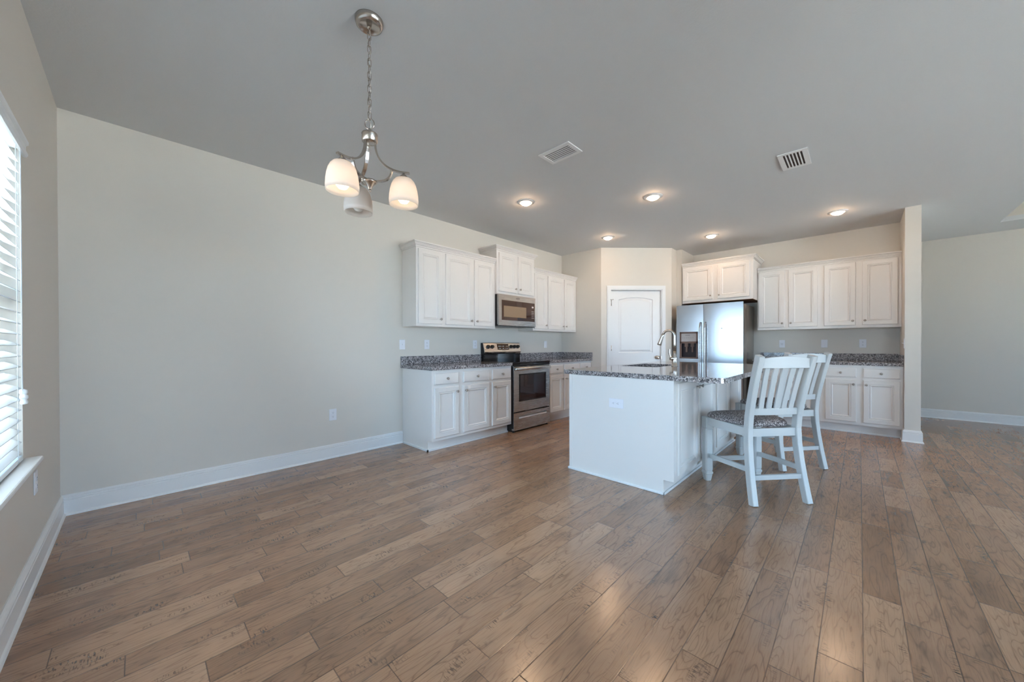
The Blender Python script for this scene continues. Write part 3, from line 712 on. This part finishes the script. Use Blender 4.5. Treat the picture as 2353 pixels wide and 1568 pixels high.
# ------------------------------------------------------------------ refrigerator (local x toward -Y)
FRX, FRY = 6.080, 2.158
fr_ = thing('refrigerator', 'stainless side-by-side refrigerator with ice and water dispenser', 'refrigerator', (FRX, FRY, 0), RZ)
FWD, GAP, FH = .930, .398, 1.772
MB().box(.006, FWD-.006, .075, .79, .025, 1.745).box(.02, FWD-.02, .05, .10, 0, .085).build('cabinet_shell', M['grey_side'], fr_)
MB().box(.02, .12, .075, .14, 1.745, 1.772).build('hinge_cover', M['grey_side'], fr_)
MB().box(FWD-.12, FWD-.02, .075, .16, 1.745, 1.768).build('hinge_cover', M['grey_side'], fr_)
def door_skew(x):  # faces skewed so the doors catch the window's reflection
    if x <= GAP: return .002 + .027*x/GAP
    u = (x-GAP)/(FWD-GAP); return .006 + .024*u + .004*(2*u-1)**2
def fdoor(x0, x1, holes=None):
    mb = MB(); n = 10; xs = [x0+(x1-x0)*i/n for i in range(n+1)]
    rows = [.075, FH]
    def col(xa, xb, z0, z1):
        mb.add([(xa, door_skew(xa), z0), (xb, door_skew(xb), z0), (xb, door_skew(xb), z1), (xa, door_skew(xa), z1)], [(0, 1, 2, 3)], True)
    if holes:
        hx0, hx1, hz0, hz1 = holes; xs = sorted(set(xs + [hx0, hx1]))
    for a_, b_ in zip(xs, xs[1:]):
        if holes and a_ >= hx0-1e-6 and b_ <= hx1+1e-6: col(a_, b_, rows[0], hz0); col(a_, b_, hz1, rows[1])
        else: col(a_, b_, *rows)
    mb.add([(x0, door_skew(x0), .075), (x0, .07, .075), (x0, .07, FH), (x0, door_skew(x0), FH)], [(0, 1, 2, 3)])
    mb.add([(x1, door_skew(x1), .075), (x1, .07, .075), (x1, .07, FH), (x1, door_skew(x1), FH)], [(3, 2, 1, 0)])
    for z in (.075, FH): mb.add([(x, door_skew(x), z) for x in xs] + [(x1, .07, z), (x0, .07, z)], [tuple(range(len(xs)+2))])
    return mb
HX0, HX1, HZ0, HZ1 = .048, .318, .918, 1.345
ld = fdoor(0, GAP-.004, (HX0, HX1, HZ0, HZ1)).build('door', M['fsteel'], fr_)
rd = fdoor(GAP+.004, FWD).build('door', M['fsteel'], fr_)
dz = MB(); iw = .026
dz.box(HX0, HX0+iw, 0, .03, HZ0, HZ1).box(HX1-.02, HX1, 0, .03, HZ0, HZ1).box(HX0, HX1, 0, .03, HZ1-.022, HZ1).box(HX0, HX1, -.006, .06, HZ0, HZ0+.024).box(HX0, HX1, .0, .03, 1.160, 1.190)
dsp_ = dz.build('dispenser', M['disp_frame'], ld)
pnl = MB().box(HX0+iw-.002, HX1-.018, .002, .02, 1.190, 1.318)
mk = pnl; nf = len(pnl.f); mk.box(.135, .205, .0008, .003, 1.288, 1.293)
for i in range(6): mk.box(.09+i*.031, .102+i*.031, .0008, .003, 1.246, 1.250)
pnl.build('dispenser_panel', M['disp_panel'], dsp_, marks=(M['slot'], nf))
MB().box(HX0+.01, HX1-.01, .062, .066, HZ0, 1.18).box(HX0+.008, HX0+.012, .02, .066, HZ0, 1.18).box(HX1-.012, HX1-.008, .02, .066, HZ0, 1.18).box(HX0+.01, HX1-.01, .03, .066, 1.165, 1.175).build('dispenser_recess', M['disp_dark'], dsp_)
for x in (.118, .208):
    MB().box(x, x+.05, .025, .06, 1.105, 1.16).box(x+.012, x+.038, .035, .058, 1.02, 1.105).build('dispenser_lever', M['disp_frame'], dsp_)
for x, pdoor in ((GAP-.052, ld), (GAP+.022, rd)):
    hp = [(x+.017, .0, .52), (x+.017, -.03, .53), (x+.017, -.052, .60), (x+.017, -.062, .98), (x+.017, -.052, 1.40), (x+.017, -.032, 1.465), (x+.017, .0, 1.478)]
    MB().sweep(hp, crect(.034, .016, .004), (1, 0, 0)).build('door_handle', M['steel'], pdoor, bevel=.002)
t_ = MB().lathe([(.008, 0), (.008, -.002), (.001, -.002)], (.655, door_skew(.655)+.0, 1.386), 'y', 16); t_.build('badge', M['disp_panel'], rd)

# ------------------------------------------------------------------ chairs
ch = thing('bar_chair', 'white counter-height slat-back chair with tweed seat, nearer the camera', 'chair', (3.165, .394, 0), math.radians(49.5)-PI/2, 'chairs at the island')
pv = [(0, .012), (.08, .030), (.18, .050), (.30, .070), (.42, .084), (.53, .088), (.62, .080), (.72, .060), (.82, .036), (.92, .010), (1.0, -.013), (1.066, -.034)]
def vz(z):
    for (z0, v0), (z1, v1) in zip(pv, pv[1:]):
        if z <= z1: return v0+(v1-v0)*(z-z0)/(z1-z0)
    return pv[-1][1]
for s_ in (-1, 1):
    pth = [(s_*(.211 - .020*min(1, z/.5) + .010*max(0, (z-.6)/.46)), v, z) for z, v in pv]
    MB().sweep(pth, crect(.042, .050, .004), (0, 1, 0)).build('rear_leg', M['chair'], ch)
ol = lambda hx, z, cx, cy, k=.22: [(cx+p, cy+q, z) for p, q in ((-hx+hx*k, -hx), (hx-hx*k, -hx), (hx, -hx+hx*k), (hx, hx-hx*k), (hx-hx*k, hx), (-hx+hx*k, hx), (-hx, hx-hx*k), (-hx, -hx+hx*k))]
for s_ in (-1, 1):
    L = [ol(hx, z, s_*.222, .514, k) for hx, z, k in ((.022, 0, .3), (.025, .012, .3), (.031, .055, .25), (.034, .062, .2), (.034, .074, .2), (.030, .078, .25), (.030, .084, .25), (.033, .092, .3), (.033, .43, .3), (.030, .436, .25), (.030, .441, .25), (.034, .447, .15), (.034, .458, .1), (.033, .535, .08))]
    MB().loops(L, True, True).build('front_leg', M['chair'], ch)
# aprons
MB().box(-.19, .19, .500, .522, .470, .534).build('front_apron', M['chair'], ch)
MB().box(-.172, .172, .074, .096, .474, .532).build('rear_apron', M['chair'], ch)
for s_ in (-1, 1):
    MB().sweep([(s_*.196, .10, .503), (s_*.224, .49, .503)], rect(.022, .064), (0, 0, 1)).build('side_apron', M['chair'], ch)
    MB().sweep([(s_*.200, .062, .238), (s_*.216, .300, .226), (s_*.222, .490, .214)], rect(.020, .036), (0, 0, 1)).build('side_stretcher', M['chair'], ch)
MB().box(-.200, .200, .505, .525, .160, .196).build('front_stretcher', M['chair'], ch)
MB().box(-.188, .188, .036, .056, .170, .204).build('rear_stretcher', M['chair'], ch)
# back rails and slats
tr_ = MB(); L = []
for i in range(13):
    u = -.186 + .372*i/12; k = 1-(u/.186)**2; zt = 1.046+.016*k; v0 = vz(1.02)-.016*k
    L.append([(u, v0-.011, .978), (u, v0+.011, .978), (u, v0+.008, zt), (u, v0-.014, zt)])
tr_.loops(L, True, True).build('top_rail', M['chair'], ch, bevel=.003)
lr = MB(); L = []
for i in range(9):
    u = -.180 + .360*i/8; k = 1-(u/.18)**2; v0 = vz(.655)-.012*k
    L.append([(u, v0-.010, .632), (u, v0+.012, .632), (u, v0+.008, .682), (u, v0-.014, .682)])
lr.loops(L, True, True).build('lower_rail', M['chair'], ch, bevel=.003)
for i in range(5):
    u = -.116+.058*i; k = 1-(u/.186)**2
    pth = [(u*(1+.12*(z-.68)/.3), vz(z)-.014*k+.002, z) for z in (.672, .72, .77, .82, .87, .92, .97, .985)]
    MB().sweep(pth, rect(.038, .012), (0, 1, 0)).build('back_slat', M['chair'], ch, bevel=.002)
def seat_loop(k, z, n=40):
    pts = []
    for i in range(n):
        a = 2*PI*i/n; ca, sa = math.cos(a), math.sin(a); e_ = .45
        p = math.copysign(abs(ca)**e_, ca); q = math.copysign(abs(sa)**e_, sa)
        v = .322 + .228*q*k; hwid = .196 + .064*(q*.5+.5)
        if q < -.2: hwid -= .030*((-q-.2)/.8)
        pts.append((p*hwid*k, v, z))
    return pts
MB().loops([seat_loop(k, z) for k, z in ((.96, .5352), (1.0, .542), (1.005, .553), (.99, .565), (.94, .576), (.84, .585), (.66, .593), (.42, .598), (.15, .600))], True, True, True).build('seat_cushion', M['tweed'], ch)
def dup(root, loc, rz, label):
    r = root.copy(); COL.objects.link(r); r.location = loc; r.rotation_euler = (0, 0, rz); r['label'] = label
    for c in list(root.children):
        d = c.copy(); COL.objects.link(d); d.parent = r
        for g in list(c.children):
            h = g.copy(); COL.objects.link(h); h.parent = d
    return r
dup(ch, (4.180, .356, 0), math.radians(51)-PI/2, 'white slat-back chair partly hidden behind the other, beside the island far end')

# ------------------------------------------------------------------ chandelier
CHX, CHY = .797, 1.748
cd = thing('chandelier', 'brushed nickel three-arm chandelier with frosted glass shades hanging on a chain', 'chandelier', (CHX, CHY, 1.84))
Z0 = 1.84
MB().lathe([(.066, H-Z0), (.066, H-Z0-.006), (.061, H-Z0-.022), (.050, H-Z0-.030), (.048, H-Z0-.030), (.046, H-Z0-.026), (.001, H-Z0-.026)], (0, 0, 0), 'z', 40).lathe([(.010, H-Z0-.026), (.010, H-Z0-.034), (.004, H-Z0-.04)], (0, 0, 0), 'z', 14).build('canopy', M['nickel'], cd)
lk = MB(); z = 2.262-Z0; k = 0
while z < H-Z0-.045:
    pts = []
    for i in range(16):
        a = 2*PI*i/16; x = .0085*math.cos(a); zz = .0125*math.sin(a) + (.0085 if math.sin(a) > 0 else -.0085)
        pts.append((x, 0, z+.017+zz) if k % 2 == 0 else (0, x, z+.017+zz))
    lk.tube(pts, .0019, 7, (0, 1, 0) if k % 2 == 0 else (1, 0, 0), True)
    z += .0325; k += 1
lk.build('chain', M['nickel'], cd)
cpts = [(.006*math.sin(i*.9), .006*math.cos(i*.9), (2.20-Z0)+(H-.03-2.20)*i/40) for i in range(41)]
MB().tube(cpts, .0018, 6, (1, 0, 0)).build('cord', M['nickel'], cd)
MB().tube([(.69*.023*math.cos(a_), -.72*.023*math.cos(a_), 2.238-Z0+.025*math.sin(a_)) for a_ in [2*PI*i/28 for i in range(28)]], .0026, 8, (.72, .69, 0), True).build('loop', M['nickel'], cd)
MB().lathe([(.006, 2.215-Z0), (.010, 2.205-Z0), (.012, 2.192-Z0), (.036, 2.190-Z0), (.038, 2.186-Z0), (.036, 2.180-Z0), (.036, 2.150-Z0), (.032, 2.146-Z0), (.001, 2.146-Z0)], (0, 0, 0), 'z', 28).build('collar', M['nickel'], cd)
MB().lathe([(.006, 1.962-Z0), (.030, 1.960-Z0), (.034, 1.955-Z0), (.034, 1.950-Z0), (.028, 1.946-Z0), (.016, 1.932-Z0), (.008, 1.918-Z0), (.007, 1.914-Z0)], (0, 0, 0), 'z', 24).sphere((0, 0, 1.910-Z0), .0065).build('hub', M['nickel'], cd)
SP = [(.028, 1.974), (.040, 1.971), (.050, 1.960), (.058, 1.943), (.064, 1.920), (.068, 1.893), (.0695, 1.868), (.068, 1.846)]
for j, ang in enumerate((-160, -39, 86)):
    a = math.radians(ang); ca, sa = math.cos(a), math.sin(a)
    rp = lambda r, z: (r*ca, r*sa, z-Z0)
    sdv = (-sa, ca, 0)
    up_ = bez((.026, 2.150), (.026, 2.055), (.085, 2.004), (.190, 2.006), 14)
    MB().sweep([rp(*q) for q in up_], rect(.008, .016), sdv).build('arm', M['nickel'], cd)
    lo_ = bez((.016, 1.957), (.070, 1.955), (.098, 1.968), (.104, 2.012), 12)
    MB().sweep([rp(*q) for q in lo_], rect(.008, .015), sdv).sphere(rp(.103, 2.022), .006, 10, 6).build('brace', M['nickel'], cd)
    so = MB().lathe([(.004, 2.006-Z0), (.006, 1.999-Z0), (.010, 1.996-Z0), (.022, 1.984-Z0), (.031, 1.970-Z0), (.026, 1.966-Z0), (.016, 1.930-Z0), (.001, 1.930-Z0)], (.162*ca, .162*sa, 0), 'z', 22).build('socket', M['nickel'], cd)
    MB().lathe([(r, z-Z0) for r, z in SP], (.162*ca, .162*sa, 0), 'z', 32, False, False).build('lamp_shade', M['frost'], cd, solid=.003)
    bp_ = [(.012, .060), (.016, .045), (.026, .026), (.0295, .006), (.028, -.012), (.018, -.026), (.001, -.031)]
    MB().lathe([(r, z+1.884-Z0) for r, z in bp_], (.162*ca, .162*sa, 0), 'z', 16).build('bulb', M['bulb'] if j < 2 else M['bulb_off'], cd)

# ------------------------------------------------------------------ recessed lights and vents
for x, y, lab in ((3.011, 2.700, 'round recessed ceiling light closest to the chandelier'),
                  (3.855, 1.614, 'round recessed ceiling light over the island sink'),
                  (4.849, 2.710, 'round recessed ceiling light in the aisle in front of the pantry door'),
                  (5.830, 1.578, 'round recessed ceiling light just in front of the cabinet above the refrigerator'),
                  (5.855, .193, 'round recessed ceiling light nearest the wall end and open room')):
    rl = thing('recessed_light', lab, 'ceiling light', (x, y, H-.001), 0, 'recessed lights over the kitchen')
    MB().lathe([(.058, -.001), (.060, -.010), (.066, -.012), (.072, -.009), (.092, -.006), (.096, -.001), (.096, 0)], (0, 0, 0), 'z', 36, False, False).build('trim_ring', M['trim'], rl)
    MB().lathe([(.057, -.002), (.056, -.012), (.050, -.022), (.036, -.030), (.018, -.034), (.001, -.035)], (0, 0, 0), 'z', 24).build('lamp', M['lens'], rl)
def vent(label, x0, x1, y0, y1, along):
    v = thing('ceiling_vent', label, 'vent', ((x0+x1)/2, (y0+y1)/2, H-.001))
    a_, b_ = (x1-x0)/2, (y1-y0)/2; m_ = .032
    f_ = MB(); f_.box(-a_, a_, -b_, -b_+m_, -.008, 0).box(-a_, a_, b_-m_, b_, -.008, 0).box(-a_, -a_+m_, -b_+m_, b_-m_, -.008, 0).box(a_-m_, a_, -b_+m_, b_-m_, -.008, 0)
    f_.build('vent_frame', M['trim'], v, bevel=.002)
    MB().box(-a_+m_, a_-m_, -b_+m_, b_-m_, -.0012, -.0002).build('throat_shade', M['ductshade'], v)  # flat black sheet standing in for the shade behind the louvers
    s_ = MB(); nb = 6
    if along == 'y':
        for i in range(nb):
            c_ = -a_+m_ + 2*(a_-m_)*(i+.45)/nb
            s_.prism([(c_-.0065, -.0022), (c_-.0055, -.0014), (c_+.0050, -.0048), (c_+.0040, -.0056)], 'y', -b_+m_, b_-m_)
    else:
        for i in range(nb+1):
            c_ = -b_+m_ + 2*(b_-m_)*i/nb
            s_.prism([(max(c_-.0050, -b_+.028), -.0085), (min(c_+.0050, b_-.028), -.0085), (min(c_+.0050, b_-.028), -.0070), (max(c_-.0050, -b_+.028), -.0070)], 'x', -a_+m_-.002, a_-m_+.002)
    s_.build('louvers', M['trim'], v)
    if along == 'x':
        d_ = MB()
        for i in range(9): x = -a_+m_ + 2*(a_-m_)*(i+.5)/9; d_.box(x-.003, x+.003, -b_+m_, b_-m_, -.0050, -.0013)
        d_.build('damper_blades', M['disp_frame'], v)
    return v
vent('white rectangular ceiling vent with long narrow louvers, closer to the chandelier', 2.337, 2.539, 1.650, 1.957, 'y')
vent('white ceiling vent with six short dark slots, right of the other vent', 3.748, 4.105, .308, .510, 'x')

# ------------------------------------------------------------------ outlets and switches (local x right, y into the wall)
def plate(name, label, cat, loc, rz, kind, w_=.072, h_=.116, horizontal=False):
    o = thing(name, label, cat, loc, rz)
    if horizontal: w_, h_ = h_, w_
    MB().box(-w_/2, w_/2, -.006, -.0005, -h_/2, h_/2).build('cover_plate', M['plate'], o, bevel=.003)
    if kind == 'duplex':
        for s_ in (-1, 1):
            cx, cz = (s_*.020, 0) if horizontal else (0, s_*.020)
            r_ = MB(); r_.loops([[(cx+.0165*math.cos(2*PI*i/20), y, cz+.0145*math.sin(2*PI*i/20)) for i in range(20)] for y in (-.0055, -.0085)], True, True)
            rc = r_.build('receptacle', M['plate'], o)
            s2 = MB()
            if horizontal: s2.box(cx-.004, cx+.004, -.0089, -.008, cz+.004, cz+.006).box(cx-.004, cx+.004, -.0089, -.008, cz-.006, cz-.004).box(cx-.011, cx-.007, -.0089, -.008, cz-.002, cz+.002)
            else: s2.box(cx-.0065, cx-.0045, -.0089, -.008, cz-.001, cz+.007).box(cx+.0045, cx+.0065, -.0089, -.008, cz-.001, cz+.007).box(cx-.002, cx+.002, -.0089, -.008, cz-.010, cz-.006)
            s2.build('slots', M['slot'], rc)
    elif kind == 'switch':
        MB().box(-.005, .005, -.007, -.0055, -.012, .012).build('toggle_collar', M['plate'], o)
        MB().prism([(-.006, -.006), (-.020, .004), (-.019, .010), (-.006, .006)], 'x', -.004, .004).build('toggle', M['plate'], o)
    elif kind == 'rocker':
        MB().box(-.016, .016, -.0085, -.0055, -.033, .033).build('rocker', M['plate'], o, bevel=.002)
    elif kind == 'round':
        MB().lathe([(.026, -.0055), (.026, -.009), (.022, -.010), (.001, -.010)], (0, 0, 0), 'y', 24).build('receptacle', M['plate'], o)
        MB().box(-.011, -.008, -.0106, -.0095, -.007, .007).box(.008, .011, -.0106, -.0095, -.007, .007).box(-.003, .003, -.0106, -.0095, -.016, -.011).build('slots', M['slot'], o)
    return o
plate('light_switch', 'white toggle light switch on the beige wall at the end of the range run', 'switch', (2.149, Y1, 1.152), 0, 'switch')
plate('wall_outlet', 'white duplex outlet above the left granite countertop, beside the toggle switch', 'outlet', (2.482, Y1, 1.152), 0, 'duplex')
plate('wall_outlet', 'white duplex outlet on the wall just left of the range control panel', 'outlet', (3.258, Y1, 1.152), 0, 'duplex')
plate('wall_outlet', 'white outlet on the wall right of the range, near the pantry corner', 'outlet', (4.824, Y1, 1.150), 0, 'rocker')
plate('wall_outlet', 'white duplex outlet low on the bare beige wall above the baseboard', 'outlet', (1.373, Y1, .438), 0, 'duplex')
plate('wall_outlet', 'white duplex outlet on the window wall below the sill', 'outlet', (XW, 3.022, .455), PI/2, 'duplex')
plate('wall_outlet', 'white round-socket outlet behind the chairs, nearest the refrigerator', 'outlet', (XF, .871, 1.150), RZ, 'round')
plate('cover_plate', 'blank white wall plate between the two outlets over the back counter', 'wall plate', (XF, .371, 1.151), RZ, 'blank')
plate('wall_outlet', 'white duplex outlet over the back counter near the wall end', 'outlet', (XF, -.033, 1.152), RZ, 'duplex')
plate('light_switch', 'white toggle light switch on the side of the wall end', 'switch', (6.178, YR, 1.15), PI, 'switch') if False else \
    plate('light_switch', 'white toggle light switch on the inner side of the wall end', 'switch', (6.262, YR, 1.15), PI, 'switch')
plate('island_outlet', 'white sideways duplex outlet on the island end panel', 'outlet', (IX0-.0065, (1.536+1.403)/2, .655), RZ, 'duplex', .078, .130, True)
